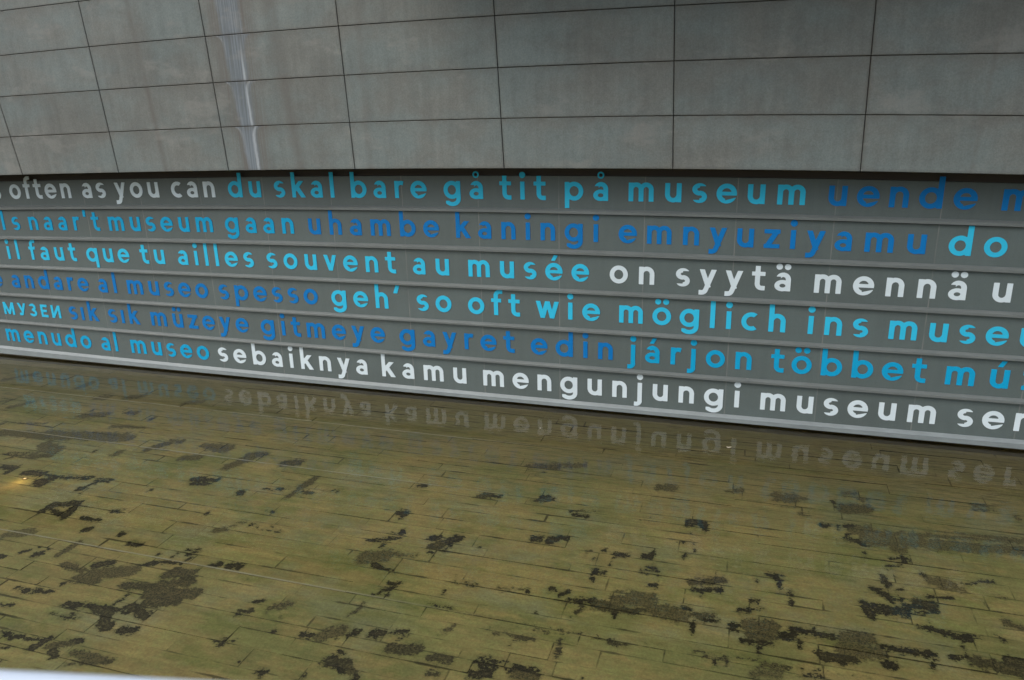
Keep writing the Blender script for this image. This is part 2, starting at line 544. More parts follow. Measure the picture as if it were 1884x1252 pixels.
GL = {
 'o': (O_, 1.03, 'rr'), 'e': (e_, 1.03, 'rr'), 'c': (c_, 0.88, 'rr'), 's': (s_, 0.79, 'rr'), 'a': (a_, 0.82, 'rs'), 'n': (n_, NW, 'ss'), 'u': (turned(n_, NW), NW, 'ss'),
 'm': (join(bx(0, PEN, 0, 1), arch(0, 0.80), arch(0.80 - PEN, 0.80)), 1.60 - PEN, 'ss'), 'h': (join(n_, bx(0, PEN, 0, ASC)), NW, 'ss'),
 'r': (join(bx(0, PEN, 0, 1), both(ring(0.42, 0.6, 0.42, 0.41), half(0, 0.62, 90), half(0.55, 0.8, 165))), 0.60, 'sd'),
 'l': (bx(0, PEN, 0, ASC), PEN, 'ss'), '\u0131': (bx(0, PEN, 0, 1), PEN, 'ss'), 'i': (join(bx(0, PEN, 0, 1), dot(PEN / 2)), PEN, 'ss'), 'j': (join(j_, dot(PEN / 2)), PEN, 'ss'),
 'd': (join(O_, bx(1.045 - PEN, 1.045, 0, ASC)), 1.045, 'rs'), 'b': (join(moved(O_, 0.015), bx(0, PEN, 0, ASC)), 1.045, 'sr'),
 'p': (join(moved(O_, 0.015), bx(0, PEN, DSC, 1)), 1.045, 'sr'), 'q': (join(O_, bx(1.045 - PEN, 1.045, DSC, 1)), 1.045, 'rs'), 'g': (g_, 1.045, 'rs'),
 'k': (join(bx(0, PEN, 0, ASC), both(join(seg(0.05, 0.30, 0.85, 1.17, 0.25), seg(0.28, 0.76, 0.88, -0.15, 0.27)), bx(0.1, 2, 0, 1))), 0.93, 'sd'),
 't': (join(bx(0.17, 0.17 + PEN, 0.33, 1.32), bx(0, 0.69, 0.785, 1), tfoot(0.17)), 0.70, 'dd'),
 'f': (join(bx(0.16, 0.16 + PEN, 0, 1.18), bx(0, 0.62, 0.785, 1), both(ring(0.53, 1.17, 0.37, 0.37), half(0.53, 0, 180), half(0, 1.17, 90)), bx(0.51, 0.70, 1.305, 1.54)), 0.66, 'dd'),
 'v': (v_, 0.94, 'dd'), 'w': (w_, 1.40, 'dd'), 'y': (y_, 0.94, 'dd'),
 'z': (join(bx(0, 0.80, 0, HB), bx(0, 0.80, 1 - HB, 1), both(seg(0.10, -0.02, 0.70, 1.02, 0.27), bx(0, 0.8, 0, 1))), 0.80, 'dd'),
 "'": (bx(0, 0.24, 1.0, 1.5), 0.24, 'dd'), '\u2019': (both(seg(0.02, 0.9, 0.30, 1.7, 0.25), bx(-1, 1, 1.0, 1.5)), 0.36, 'dd'),
 '\u041c': (both(join(bx(0, CP, 0, 1), bx(0.87, 0.87 + CP, 0, 1), seg(0.08, 1.1, 0.56, 0.05, CP), seg(1.0, 1.1, 0.525, 0.05, CP)), band), 1.085, 'ss'),
 '\u0423': (both(join(seg(0.08, 1.1, 0.47, 0.30, CP), seg(0.80, 1.15, 0.36, 0.05, CP), bx(0.12, 0.36, 0, 0.2), ell(0.35, 0.11, 0.11, 0.11)), band), 0.84, 'dd'),
 '\u0417': (join(cut(ring(0.36, 0.735, 0.34, 0.28, CP, 0.19), both(half(0.34, 0, 180), half(0, 0.82, -90))), cut(ring(0.36, 0.285, 0.38, 0.30, CP, 0.19), both(half(0.36, 0, 180), half(0, 0.20, 90))), bx(0.26, 0.46, 0.44, 0.585)), 0.75, 'rr'),
 '\u0415': (join(bx(0, CP, 0, 1), bx(0, 0.66, 0, 0.19), bx(0, 0.60, 0.41, 0.59), bx(0, 0.66, 0.81, 1)), 0.66, 'sd'),
 '\u0418': (both(join(bx(0, CP, 0, 1), bx(0.68, 0.68 + CP, 0, 1), seg(0.02, -0.12, 0.87, 1.12, CP)), band), 0.895, 'ss'),
}
tick = lambda c: both(seg(c - 0.12, 1.0, c + 0.20, 1.62, 0.21), bx(-1, 2, 1.14, 1.47))
for ch, b, f in (('\u00e5', 'a', lambda c: ring(c, 1.37, 0.19, 0.19, 0.085, 0.085)), ('\u00e4', 'a', lambda c: join(ell(c - 0.21, 1.33, 0.165, 0.165), ell(c + 0.21, 1.33, 0.165, 0.165))),
                 ('\u00f6', 'o', lambda c: join(ell(c - 0.22, 1.33, 0.165, 0.165), ell(c + 0.22, 1.33, 0.165, 0.165))), ('\u00fc', 'u', lambda c: join(ell(c - 0.21, 1.33, 0.16, 0.16), ell(c + 0.21, 1.33, 0.16, 0.16))),
                 ('\u00e9', 'e', tick), ('\u00e1', 'a', tick), ('\u00fa', 'u', tick)):
    g0 = GL[b]
    GL[ch] = (join(g0[0], f(g0[1] / 2)), g0[1], g0[2])
BEAR = {'s': 0.13, 'r': 0.065, 'd': 0.03}
_gl = {}


def outline(fn, wd):
    """closed outlines of fn < 0, traced on a fine grid"""
    st = 0.02
    xs, ys = np.arange(-0.35, wd + 0.35, st) + 0.0031, np.arange(-0.55, 1.72, st) + 0.0047
    gx, gy = np.meshgrid(xs, ys)
    v = fn(gx, gy)
    v = np.where(np.abs(v) < 1e-6, 1e-6, v)
    segs = {}
    ins = v < 0
    cells = np.argwhere((ins[:-1, :-1].astype(int) + ins[1:, :-1] + ins[:-1, 1:] + ins[1:, 1:]) % 4)

    def cross(k):
        (i, j), (p, q) = k
        t = v[i, j] / (v[i, j] - v[p, q])
        return (xs[j] + t * (xs[q] - xs[j]), ys[i] + t * (ys[p] - ys[i]))
    for i, j in cells:
        c = [(i, j), (i, j + 1), (i + 1, j + 1), (i + 1, j)]
        out, inn = [], []
        for k in range(4):
            a, b = c[k], c[(k + 1) % 4]
            if ins[a] and not ins[b]:
                out.append(tuple(sorted((a, b))))
            if not ins[a] and ins[b]:
                inn.append(tuple(sorted((a, b))))
        for a, b in zip(out, inn if len(inn) == 1 else inn[::-1]):
            segs[a] = b
    loops = []
    while segs:
        k0 = next(iter(segs))
        lp, k = [], k0
        while k in segs:
            lp.append(k)
            k = segs.pop(k)
        pts = np.array([cross(q) for q in lp])

        def rdp(a, b):
            if b <= a + 1:
                return []
            d = pts[b] - pts[a]
            r = pts[a + 1:b] - pts[a]
            L = np.hypot(*d)
            dist = np.abs(r[:, 0] * d[1] - r[:, 1] * d[0]) / L if L > 1e-9 else np.hypot(r[:, 0], r[:, 1])
            m_ = int(dist.argmax())
            if dist[m_] < 0.0035:
                return []
            m_ += a + 1
            return rdp(a, m_) + [m_] + rdp(m_, b)
        far = int(np.hypot(*(pts - pts[0]).T).argmax())
        keep = [0] + rdp(0, far) + [far] + rdp(far, len(pts) - 1)
        if len(keep) > 2:
            loops.append(pts[keep])
    return loops


def glyph(ch, caps=False):
    if ch in _gl:
        return _gl[ch]
    fn, wd, side = GL[ch]
    loops = outline(fn, wd)
    def area(lp):
        return 0.5 * np.sum(lp[:, 0] * np.roll(lp[:, 1], -1) - np.roll(lp[:, 0], -1) * lp[:, 1])

    def holds(lp, q):
        a, b = lp, np.roll(lp, -1, 0)
        hit = ((a[:, 1] > q[1]) != (b[:, 1] > q[1])) & (q[0] < (b[:, 0] - a[:, 0]) * (q[1] - a[:, 1]) / (b[:, 1] - a[:, 1] + 1e-12) + a[:, 0])
        return hit.sum() % 2 == 1
    sgn = np.sign(area(max(loops, key=lambda l: abs(area(l)))))
    outer = [l for l in loops if area(l) * sgn > 0]
    order, tri, at0 = [], [], 0
    for ou in outer:
        grp = [ou] + [l for l in loops if area(l) * sgn < 0 and holds(ou, l[0])]
        tt = tessellate_polygon([[Vector((p[0], p[1], 0)) for p in lp] for lp in grp])
        tri += [tuple(i + at0 for i in t) for t in tt]
        at0 += sum(len(l) for l in grp)
        order += grp
    loops = order
    P = np.concatenate(loops)
    n = len(P)
    V = np.concatenate([np.column_stack([P, np.ones(n)]), np.column_stack([P, -np.ones(n)])])
    V[:, 0] += BEAR[side[0]]
    F = []
    for t in tri:
        a, b, c = (P[i] for i in t)
        ccw = (b[0] - a[0]) * (c[1] - a[1]) - (b[1] - a[1]) * (c[0] - a[0]) > 0
        F.append(tuple(t) if ccw else tuple(t[::-1]))
    o = 0
    for lp in loops:
        k = len(lp)
        for i in range(k):
            p, q = o + i, o + (i + 1) % k
            F.append((p, n + p, n + q, q))
        o += k
    _gl[ch] = (V, F, wd + BEAR[side[0]] + BEAR[side[1]])
    return _gl[ch]


def extent(text, caps):
    """left bearing of first, natural width from first left edge to last right edge"""
    x = 0.0
    lo = hi = None
    for ch in text:
        V, F, a = glyph(ch, caps)
        if lo is None:
            lo = x + V[:, 0].min()
        hi = x + V[:, 0].max()
        x += a
    return lo, hi


BASE, XHR = 0.235, 0.485


def word(r, colour, text, x_start, x_end, fit=None, caps=False):
    fit = fit or text
    skip = text.index(fit)

    def at(px):
        pb = PTOP[r](px)
        pt = PBOT[r - 1](px) if r else pb - (PBOT[0](px) - PTOP[1](px)) * -1.0 - 0
        if not r:
            pt = pb - (PTOP[1](px) - PBOT[0](px)) * 1.0
        py = pb - (BASE + XHR * 0.5) * (pb - pt)
        return on_y(px, py, WALL_Y - 0.004)[0]
    sa, sb = at(x_start), at(x_end)
    xh = XHR * (row_top(r, (sa + sb) / 2) - row_bot(r, (sa + sb) / 2))
    lo, hi = extent(fit, caps)
    n = len(fit)
    gx = 1.0
    tr = ((sb - sa) / xh - (hi - lo) * gx) / max(n - 1, 1) if n > 1 else 0.45
    if n > 1 and tr < 0.12:
        gx = ((sb - sa) / xh - 0.12 * (n - 1)) / (hi - lo)
        tr = 0.12
    cur = -lo * gx
    for ch in text[:skip]:
        cur -= glyph(ch, caps)[2] * gx + tr
    Vs, Fs = [], []
    for ch in text:
        V, F, a = glyph(ch, caps)
        s = sa + (cur + V[:, 0] * gx) * xh
        zb = np.array([row_bot(r, q) for q in s])
        zt = np.array([row_top(r, q) for q in s])
        h = zt - zb
        z = zb + h * BASE + V[:, 1] * h * XHR
        y = np.where(V[:, 2] > 0, WALL_Y - 0.004, WALL_Y + 0.002)
        o = len(Vs)
        Vs += list(zip(s, y, z))
        Fs += [tuple(i + o for i in f) for f in F]
        cur += a * gx + tr
    ob = link('word', Vs, Fs, M_LET[colour], wall)
    ob['label'] = '%s lettering reading %s' % (COLNAME[colour], text)


WORDS = [
    (0, 'w', 'as', -38, 1), (0, 'w', 'often', 17.8, 130), (0, 'w', 'as', 151, 194), (0, 'w', 'you', 211.5, 291.8), (0, 'w', 'can', 315, 395),
    (0, 'l', 'du', 419.7, 479.7), (0, 'l', 'skal', 504.7, 614.5), (0, 'l', 'bare', 645.5, 784.8), (0, 'l', 'g\u00e5', 816, 888.4), (0, 'l', 'tit', 919, 1004),
    (0, 'l', 'p\u00e5', 1039, 1118.8), (0, 'l', 'museum', 1156.5, 1482), (0, 'd', 'uende', 1524.5, 1798.6), (0, 'd', 'm', 1844.5, 1910),
    (1, 'm', 'als', 3.5, 36, 'ls'), (1, 'm', "naar't", 53, 182.6), (1, 'm', 'museum', 199.6, 391), (1, 'm', 'gaan', 414, 540),
    (1, 'd', 'uhambe', 567.5, 807.6), (1, 'd', 'kaningi', 838.6, 1102), (1, 'd', 'emnyuziyamu', 1138, 1704), (1, 'l', 'do', 1745.6, 1853.6),
    (2, 'l', 'il', 12.7, 35), (2, 'l', 'faut', 54, 140), (2, 'l', 'que', 159, 237.8), (2, 'l', 'tu', 258, 302.5), (2, 'l', 'ailles', 327, 466.5),
    (2, 'l', 'souvent', 491, 728), (2, 'l', 'au', 759.3, 826), (2, 'l', 'mus\u00e9e', 861.6, 1083.8), (2, 'w', 'on', 1121.7, 1204),
    (2, 'w', 'syyt\u00e4', 1243.5, 1455), (2, 'w', 'menn\u00e4', 1498.5, 1778.4), (2, 'w', 'us', 1826.5, 1921),
    (3, 'd', 'e', -14, 5), (3, 'd', 'andare', 21, 162.7), (3, 'd', 'al', 180.4, 213.7), (3, 'd', 'museo', 234, 382.4), (3, 'd', 'spesso', 402.8, 584.5),
    (3, 'l', 'geh\u2019', 609.6, 736.5), (3, 'l', 'so', 767, 830.6), (3, 'l', 'oft', 861, 956.5), (3, 'l', 'wie', 986, 1104),
    (3, 'l', 'm\u00f6glich', 1139, 1445.4), (3, 'l', 'ins', 1485, 1597.8), (3, 'l', 'museum', 1635.8, 1856, 'muse'),
    (4, 'l', '\u041c\u0423\u0417\u0415\u0418', 6.8, 111.5, None, True), (4, 'd', 's\u0131k', 127.4, 181), (4, 'd', 's\u0131k', 199.6, 256.6),
    (4, 'd', 'm\u00fczeye', 277.7, 457), (4, 'd', 'gitmeye', 479.7, 708.3), (4, 'd', 'gayret', 735, 946.7), (4, 'd', 'edin', 976.4, 1127.4),
    (4, 'm', 'j\u00e1rjon', 1154.4, 1382.8), (4, 'm', 't\u00f6bbet', 1417.8, 1704), (4, 'm', 'm\u00faz', 1740, 1856.7, 'm\u00fa'),
    (5, 'm', 'menudo', 12, 167.8), (5, 'm', 'al', 186, 216), (5, 'm', 'museo', 240.8, 384.4), (5, 'w', 'sebaiknya', 401.6, 675.7),
    (5, 'w', 'kamu', 702.6, 858), (5, 'w', 'mengunjungi', 889, 1361.5), (5, 'w', 'museum', 1398.9, 1721.5), (5, 'w', 'ser', 1761, 1848, 'se'),
]
for a in WORDS:
    word(*a)

# ------------------------------------------------------------------ concrete facade
facade = root('concrete_facade', 'overhanging weathered concrete panel building with a lime streak above the lettered wall', 'building', (-3.5, FACADE_Y, 2.3))
PT = 0.06


def course(i, x):
    if i < len(COURSE):
        return float(COURSE[i](x))
    return float(COURSE[-1](x)) + 0.44 * (i - len(COURSE) + 1)


NROW = 6
GAP = 0.0032
for r in range(NROW):
    for c in range(len(SEAMS) - 1):
        mid = 0.5 * (course(r, -3.) + course(r + 1, -3.))
        N = 9
        V = []
        bev = 0.003
        for (dy, ins) in ((PT, 0.0), (bev, 0.0), (0.0, bev)):
            for k in range(N):
                t = k / (N - 1)
                for top in (0, 1):
                    zc = course(r + top, SEAMS[c](mid) * (1 - t) + SEAMS[c + 1](mid) * t)
                    xl, xr = SEAMS[c](zc) + GAP + ins, SEAMS[c + 1](zc) - GAP - ins
                    x = xl + (xr - xl) * t
                    z = course(r + top, x)
                    z += (-(GAP * 0.9) - ins) if top else ((GAP * 0.9 if r else 0.0) + ins)
                    V.append((x, FACADE_Y + dy, z))
        F = []
        n2 = 2 * N
        for k in range(N - 1):
            a = 2 * n2 + 2 * k
            F.append((a, a + 2, a + 3, a + 1))
        ring = [2 * k for k in range(N)] + [2 * k + 1 for k in range(N - 1, -1, -1)]
        for lv in (0, 1):
            for j in range(len(ring)):
                p, q = ring[j], ring[(j + 1) % len(ring)]
                F.append((lv * n2 + p, lv * n2 + q, (lv + 1) * n2 + q, (lv + 1) * n2 + p))
        ob = link('concrete_panel', V, F, M_CONC, facade)
        A = np.array(V)
        h_, w_ = A[:, 2].max() - A[:, 2].min(), A[:, 0].max() - A[:, 0].min()
        loc = [(SEAMS[c](v[2]), course(r, v[0]), SEAMS[c + 1](v[2]), course(r + 1, v[0])) for v in V]
        at_ = ob.data.attributes.new('panel_local', 'FLOAT_VECTOR', 'POINT')
        at_.data.foreach_set('vector', np.array([(v[0] - q[0], v[2] - q[1], q[2] - v[0]) for v, q in zip(V, loc)], np.float32).ravel())
        at_ = ob.data.attributes.new('panel_top', 'FLOAT', 'POINT')
        at_.data.foreach_set('value', np.array([q[3] - v[2] for v, q in zip(V, loc)], np.float32))
fx0, fx1 = SEAMS[0](3), SEAMS[-1](3)
FX = np.linspace(fx0, fx1, 40)
sweep('facade_core', FX, lambda x: [(FACADE_Y + 0.025, course(0, x) + 0.012), (FACADE_Y + 0.025, course(NROW, x)), (WALL_Y + 0.9, course(NROW, x)), (WALL_Y + 0.9, course(0, x) + 0.012)], M_JOINT, facade)
sweep('added_shade_overhang', np.linspace(-3.3, fx1, 20), lambda x: [(FACADE_Y - 0.002, 4.6), (FACADE_Y - 1.5, 4.8), (FACADE_Y - 1.5, 7.5), (FACADE_Y - 0.002, 7.5)], M_CONC, facade)  # unseen overhang, added to shade the right part of the facade
sweep('upper_storey', FX, lambda x: [(FACADE_Y, course(NROW, x) + 0.006), (FACADE_Y, 7.5), (WALL_Y + 0.9, 7.5), (WALL_Y + 0.9, course(NROW, x) + 0.006)], M_CONC, facade)


# ------------------------------------------------------------------ pool bed: stone slips under shallow water
BL = {
 'A': (0, 900, '''220 125 290 85 18|290 85 430 75 18|430 75 350 150 18|270 110 350 150 8|440 155 540 170 9|610 120 660 118 10|460 220 490 216 12|650 245 675 245 8|690 298 760 305 9|30 250 150 240 28 .45|190 355 215 350 18|100 345 150 335 6|0 365 20 365 14|220 310 265 285 7|320 355 420 295 14 .7|240 325 270 330 5|350 410 480 470 20 .7|400 480 520 500 25 .7|520 410 600 400 18|440 470 720 440 35 .65|760 415 850 400 10|330 520 400 470 8|880 395 960 400 7|930 370 960 350 8|1010 330 1090 325 16|1030 345 1080 340 16|980 400 1040 370 10|910 465 1060 450 25 .75|950 440 1040 490 25 .8|670 520 820 530 22 .8|820 560 1050 570 42 .75|860 520 1030 510 30 .75|810 610 960 600 38 .8|700 640 800 690 25 .9|470 630 700 670 14|520 650 600 680 22 .85|560 700 580 750 28 .9|350 625 440 625 16|400 640 390 690 14|350 700 420 700 12|600 640 690 575 8|280 675 350 690 5|650 765 730 765 22|90 535 160 545 8|130 555 280 555 11|190 535 220 550 12|0 630 80 628 12|0 775 60 800 7|60 805 120 800 10|140 810 230 820 8|180 860 270 810 24|270 850 400 830 25 .7|390 820 430 825 20|290 870 290 910 22 .9|260 925 300 900 10|400 890 560 930 26 .7|360 950 600 935 22 .75|0 860 40 860 10|0 930 4 930 12|1290 665 1360 660 16 .9|1375 610 1420 605 13|1460 650 1580 620 26 .65|1520 695 1521 695 12|1490 768 1491 768 10|1170 825 1270 820 14|1190 850 1210 815 18|1640 785 1680 800 12|1750 790 1850 770 35 .65|1850 890 1860 890 20|1770 930 1880 940 28 .85|1800 910 1860 980 20|1385 990 1430 1000 16|1410 1020 1411 1020 12|1640 1015 1641 1015 12|1290 935 1291 935 6|1180 220 1280 195 18 .6|1290 180 1390 185 11|1350 195 1400 210 12|1390 215 1530 230 11|1470 200 1500 235 14|1290 20 1320 15 12|1125 130 1126 130 10|860 350 861 350 8|1140 415 1190 410 7|1240 415 1300 425 9|1310 510 1340 490 5|1440 120 1480 125 6|1155 305 1156 305 7'''),
 'D': (0, 620, '''30 230 180 205 14 .5|440 270 480 255 18 .5|530 330 580 330 14 .6|700 325 780 320 14 .5|1000 360 1100 350 14 .4|60 380 170 355 16 .5|0 350 60 345 8 .5|430 430 580 420 18 .6|690 410 740 415 14 .7|830 440 831 440 12 .8|600 485 820 490 9 .7|500 400 501 400 9 .8|0 470 250 470 8 .6|0 520 700 550 28 .55|240 580 300 620 25 .6|800 610 930 570 14 .7|930 560 980 570 14 .7|640 630 641 630 20 .5|510 620 511 620 8|1100 590 1240 605 18 .6|1240 700 1350 660 30 .65|1350 640 1440 635 12 .7|980 660 1080 655 14 .6|1530 690 1620 680 18 .8|30 700 90 705 16|40 735 120 690 8|0 630 30 630 12|180 650 280 640 14 .7|30 660 110 640 9|140 735 300 755 12|210 780 300 770 20|300 760 480 770 16|220 800 221 800 18|440 820 520 790 16|520 775 590 785 12|430 855 431 855 6|1050 770 1180 775 14|1040 795 1140 795 12|1290 845 1310 850 14|1420 825 1560 825 10|1570 860 1700 770 22 .7|1620 840 1700 850 14 .8|1760 825 1840 835 11|820 830 821 830 8'''),
 'E': (620, 680, '''1040 530 1200 530 16 .7|1080 560 1130 560 10|1240 520 1340 520 9 .5|440 630 485 630 7|770 690 830 680 16 .8|830 685 880 690 5|1060 710 1170 705 13 .85|1100 690 1150 690 9|1740 640 1830 640 14 .6|190 570 191 570 6|340 770 385 775 11|360 790 361 790 12|1270 765 1440 768 4|1280 785 1360 795 6|1650 800 1720 798 4'''),
 'B': (620, 900, '''170 275 340 270 14|280 255 320 265 9|350 238 351 238 10|250 300 251 300 18|150 370 270 360 40 .6|200 410 230 430 15|230 430 330 445 5|310 350 430 360 12 .6|500 275 550 270 14|510 310 570 300 28 .8|600 285 670 265 18|490 340 520 345 9|590 330 610 310 7|775 315 776 315 8|1060 270 1100 268 10|1150 280 1190 275 12|1200 265 1260 265 7|1570 250 1571 250 8|1340 360 1355 350 13|1390 380 1391 380 20|1450 330 1451 330 7|1480 410 1500 350 5|1500 360 1570 365 13|1660 360 1710 360 10|1880 365 1881 365 12|1720 345 1721 345 5|1640 440 1740 445 9|1680 430 1720 430 14|1390 445 1450 450 9|1690 520 1730 520 8|1385 487 1386 487 6|1745 465 1746 465 8|1155 545 1190 550 11|1205 575 1250 560 13|1240 600 1400 610 10|1400 625 1500 640 28 .75|1290 670 1330 640 17 .8|1510 600 1700 610 40 .6|1520 650 1700 660 20 .8|1700 650 1880 690 38 .6|1505 690 1510 640 12|1265 690 1266 690 8|1070 685 1071 685 10|285 510 330 515 13|240 555 290 545 18|190 575 280 575 9|70 680 130 640 20 .75|140 620 141 620 10|575 775 635 740 18 .65|0 770 10 780 25 .8|70 785 110 780 18|185 785 380 775 18|290 860 440 865 40 .8|320 820 380 800 20|500 915 620 920 30 .8|10 880 40 885 14|10 940 90 980 24 .75|100 1025 101 1025 16|500 1000 540 1010 20 .8|490 625 680 660 4|700 675 1060 735 4|1060 740 1330 780 7|1340 790 1770 850 6|1770 858 1771 858 13|780 690 781 690 8|820 750 960 765 10|850 780 950 780 10 .7|970 745 1020 760 10|960 800 1060 810 22 .8|935 850 970 790 6|1070 760 1150 780 20 .8|1180 780 1320 785 17|1210 820 1200 890 28 .85|1380 800 1480 815 12|1480 830 1570 845 18 .8|770 920 860 940 16|790 940 791 940 14|885 935 920 937 7|950 970 1080 990 18|960 1000 1060 1020 22 .65|720 1010 820 1000 22|1330 1025 1331 1025 12|630 490 765 520 6|645 470 646 470 7|1040 545 870 540 5 .6|1030 550 1031 550 12|580 558 581 558 6'''),
 'C': (1244, 900, '''540 50 640 60 28 .55|640 60 700 55 14 .5|900 20 980 25 16 .6|980 40 1030 50 12 .6|850 70 851 70 8|900 105 1040 105 18 .65|680 130 720 130 10 .6|1600 85 1720 90 12 .6|1610 110 1730 115 10 .6|1850 160 1851 160 18 .6|60 180 130 180 12|155 190 155 215 9|280 5 350 8 10 .6|790 200 820 205 8|880 210 881 210 9|930 210 960 205 9|930 240 920 270 8|930 270 1030 300 8|950 220 1880 290 18 .5|1030 270 1880 330 28 .45|1180 320 1230 330 20 .5|1550 320 1551 320 20 .5|0 290 60 290 7|75 250 80 280 5|95 300 100 335 7|48 362 49 362 12|1165 378 1260 385 7|1220 360 1230 410 9|1140 420 1230 412 9|1145 430 1146 430 12|1330 460 1331 460 14|1350 470 1351 470 14|1120 480 1150 520 24 .9|1190 480 1191 480 8|1370 490 1500 520 28 .55|1430 530 1560 550 18 .45|1550 515 1640 515 10|1640 500 1730 500 13|1310 440 1340 470 12|1050 535 1120 550 8|1100 555 1170 595 14|1190 545 1240 550 8|1215 590 1216 590 9|1030 640 1050 680 26|1000 610 1030 620 8|1080 645 1250 672 22|1250 640 1400 650 14|1290 610 1390 620 18 .85|1350 585 1490 590 12|1300 670 1400 665 8|80 500 250 495 20 .75|90 540 240 545 11|140 570 141 570 8|490 460 570 475 9|545 480 546 480 14|560 500 562 545 4|620 560 625 630 4|410 605 440 612 8|345 660 380 658 9|390 655 470 650 5|435 503 436 503 6|0 680 200 690 18 .75|40 650 80 660 16|90 700 90 770 12|100 700 230 720 8|300 740 340 745 18|380 740 530 750 34 .7|400 790 530 800 22 .7|560 790 640 795 17|630 765 760 780 16|670 850 670 820 10|760 785 850 800 17 .9|900 800 1050 810 30 .65|900 860 1100 880 35 .6|1090 860 1400 900 14|1150 870 1380 890 14|1140 880 1140 940 7|1130 950 1180 955 12|1045 790 1046 790 10|360 830 410 832 9|440 830 520 835 6|447 835 445 920 4|80 872 450 930 4|450 935 1080 1030 5|150 900 280 920 14 .8|210 935 211 935 16|470 950 600 970 20 .7|270 935 271 935 10|420 1000 560 1010 24 .5|680 1010 800 1020 14|770 895 960 925 18 .9|900 940 901 940 16|1320 740 1440 775 16|1460 785 1650 800 11|1500 800 1600 815 14|1740 800 1780 820 14|1730 590 1790 590 10 .7|1760 600 1761 600 8|1680 632 1681 632 8|1780 720 1884 760 9 .7|1370 720 1371 720 7|1490 915 1600 915 9|1550 840 1600 960 5|1600 930 1884 990 26 .8|1400 910 1390 960 5|1810 930 1884 950 28 .9|1650 960 1651 960 25 .8|1020 350 1021 350 6'''),
}
strokes = []
for ox, oy, txt in BL.values():
    for s in txt.split('|'):
        q = [float(v) for v in s.split()]
        a, b = on_z(ox + q[0] / 2.944, oy + q[1] / 2.944, BED_Z), on_z(ox + q[2] / 2.944, oy + q[3] / 2.944, BED_Z)
        # half thickness seen foreshortened, turned into metres on the bed
        cy = oy + (q[1] + q[3]) / 5.888
        cxp = ox + (q[0] + q[2]) / 5.888
        p1, p2 = on_z(cxp, cy - q[4] / 2.944, BED_Z), on_z(cxp, cy + q[4] / 2.944, BED_Z)
        sq = abs(p2[1] - p1[1]) * FPX / (q[4] / 1.472 * np.linalg.norm(p1))   # foreshortening of the bed seen from the walkway
        wid = q[4] / 2.944 * np.linalg.norm(p1) / FPX
        strokes.append((a[:2], b[:2], wid, q[5] if len(q) > 5 else 1.0, sq))

ROWY, y = [], 0.35
while y < WALL_Y + 0.2:
    ROWY.append(y)
    y += random.choice([0.105, 0.115, 0.13, 0.15, 0.16, 0.175, 0.12])
V, F, UVm, DIM, RND, BARE, FADE, PALE = [], [], [], [], [], [], [], []
base = 0
SA = np.array([s[0] for s in strokes])
SB = np.array([s[1] for s in strokes])
SR = np.array([s[2] for s in strokes])
SF = np.array([s[3] for s in strokes])
SQ = np.array([s[4] for s in strokes])
PALEY = [5.50, 6.35, 3.86]
for ri in range(len(ROWY) - 1):
    ya, yb = ROWY[ri], ROWY[ri + 1]
    x = -10.5 + random.random()
    pal = any(ya <= q < yb for q in PALEY)
    while x < 4.0:
        L = random.choice([0.28, 0.4, 0.5, 0.62, 0.8, 1.0, 1.25])
        xa, xb = x, x + L
        x = xb
        # only a fine grid where the picture can look closely
        far = ya > 5.0
        vis = (xa < 3.2) and (xb > -9.8 if far else xb > -6.2) and yb > 2.0
        st = 0.014 if (vis and not far) else (0.026 if vis else 0.3)
        nx, ny = max(2, int(round(L / st)) + 1), max(2, int(round((yb - ya) / (0.014 if vis else 0.3))) + 1)
        gx, gy = np.meshgrid(np.linspace(xa, xb, nx), np.linspace(ya, yb, ny))
        P = np.stack([gx.ravel(), gy.ravel()], 1)
        near = np.where((np.minimum(SA[:, 0], SB[:, 0]) - SR - .12 < xb) & (np.maximum(SA[:, 0], SB[:, 0]) + SR + .12 > xa)
                        & (np.minimum(SA[:, 1], SB[:, 1]) - SR * SQ - .12 < yb) & (np.maximum(SA[:, 1], SB[:, 1]) + SR * SQ + .12 > ya))[0]
        g = np.full(len(P), -0.1)
        fd = np.ones(len(P))
        for k in near:
            q = np.array([1.0, 1.0 / SQ[k]])
            d = (SB[k] - SA[k]) * q
            pp = (P - SA[k]) * q
            t = np.clip((pp @ d) / max(d @ d, 1e-9), 0, 1)
            v = SR[k] - np.hypot(*(pp - t[:, None] * d).T)
            up = v > g
            g = np.where(up, v, g)
            fd = np.where(up, SF[k], fd)
        rv = random.random()
        g += (rv - 0.5) * 0.03 - 0.001
        zt = BED_Z + (random.random() - 0.5) * 0.004
        tl = (random.random() - 0.5) * 0.006, (random.random() - 0.5) * 0.01
        Z = zt + (P[:, 0] - xa - L / 2) * tl[0] + (P[:, 1] - (ya + yb) / 2) * tl[1]
        V.append(np.column_stack([P, Z]))
        UVm.append(np.column_stack([P[:, 0] - xa, P[:, 1] - ya, np.full(len(P), random.random())]))
        DIM.append(np.column_stack([np.full(len(P), L), np.full(len(P), yb - ya), np.full(len(P), 1.0 if pal else 0.0)]))
        BARE.append(g)
        FADE.append(fd)
        RND.append(np.full(len(P), rv))
        ii = np.arange(nx * ny).reshape(ny, nx) + base
        F.append(np.column_stack([ii[:-1, :-1].ravel(), ii[:-1, 1:].ravel(), ii[1:, 1:].ravel(), ii[1:, :-1].ravel()]))
        base += nx * ny
V, F = np.concatenate(V), np.concatenate(F)


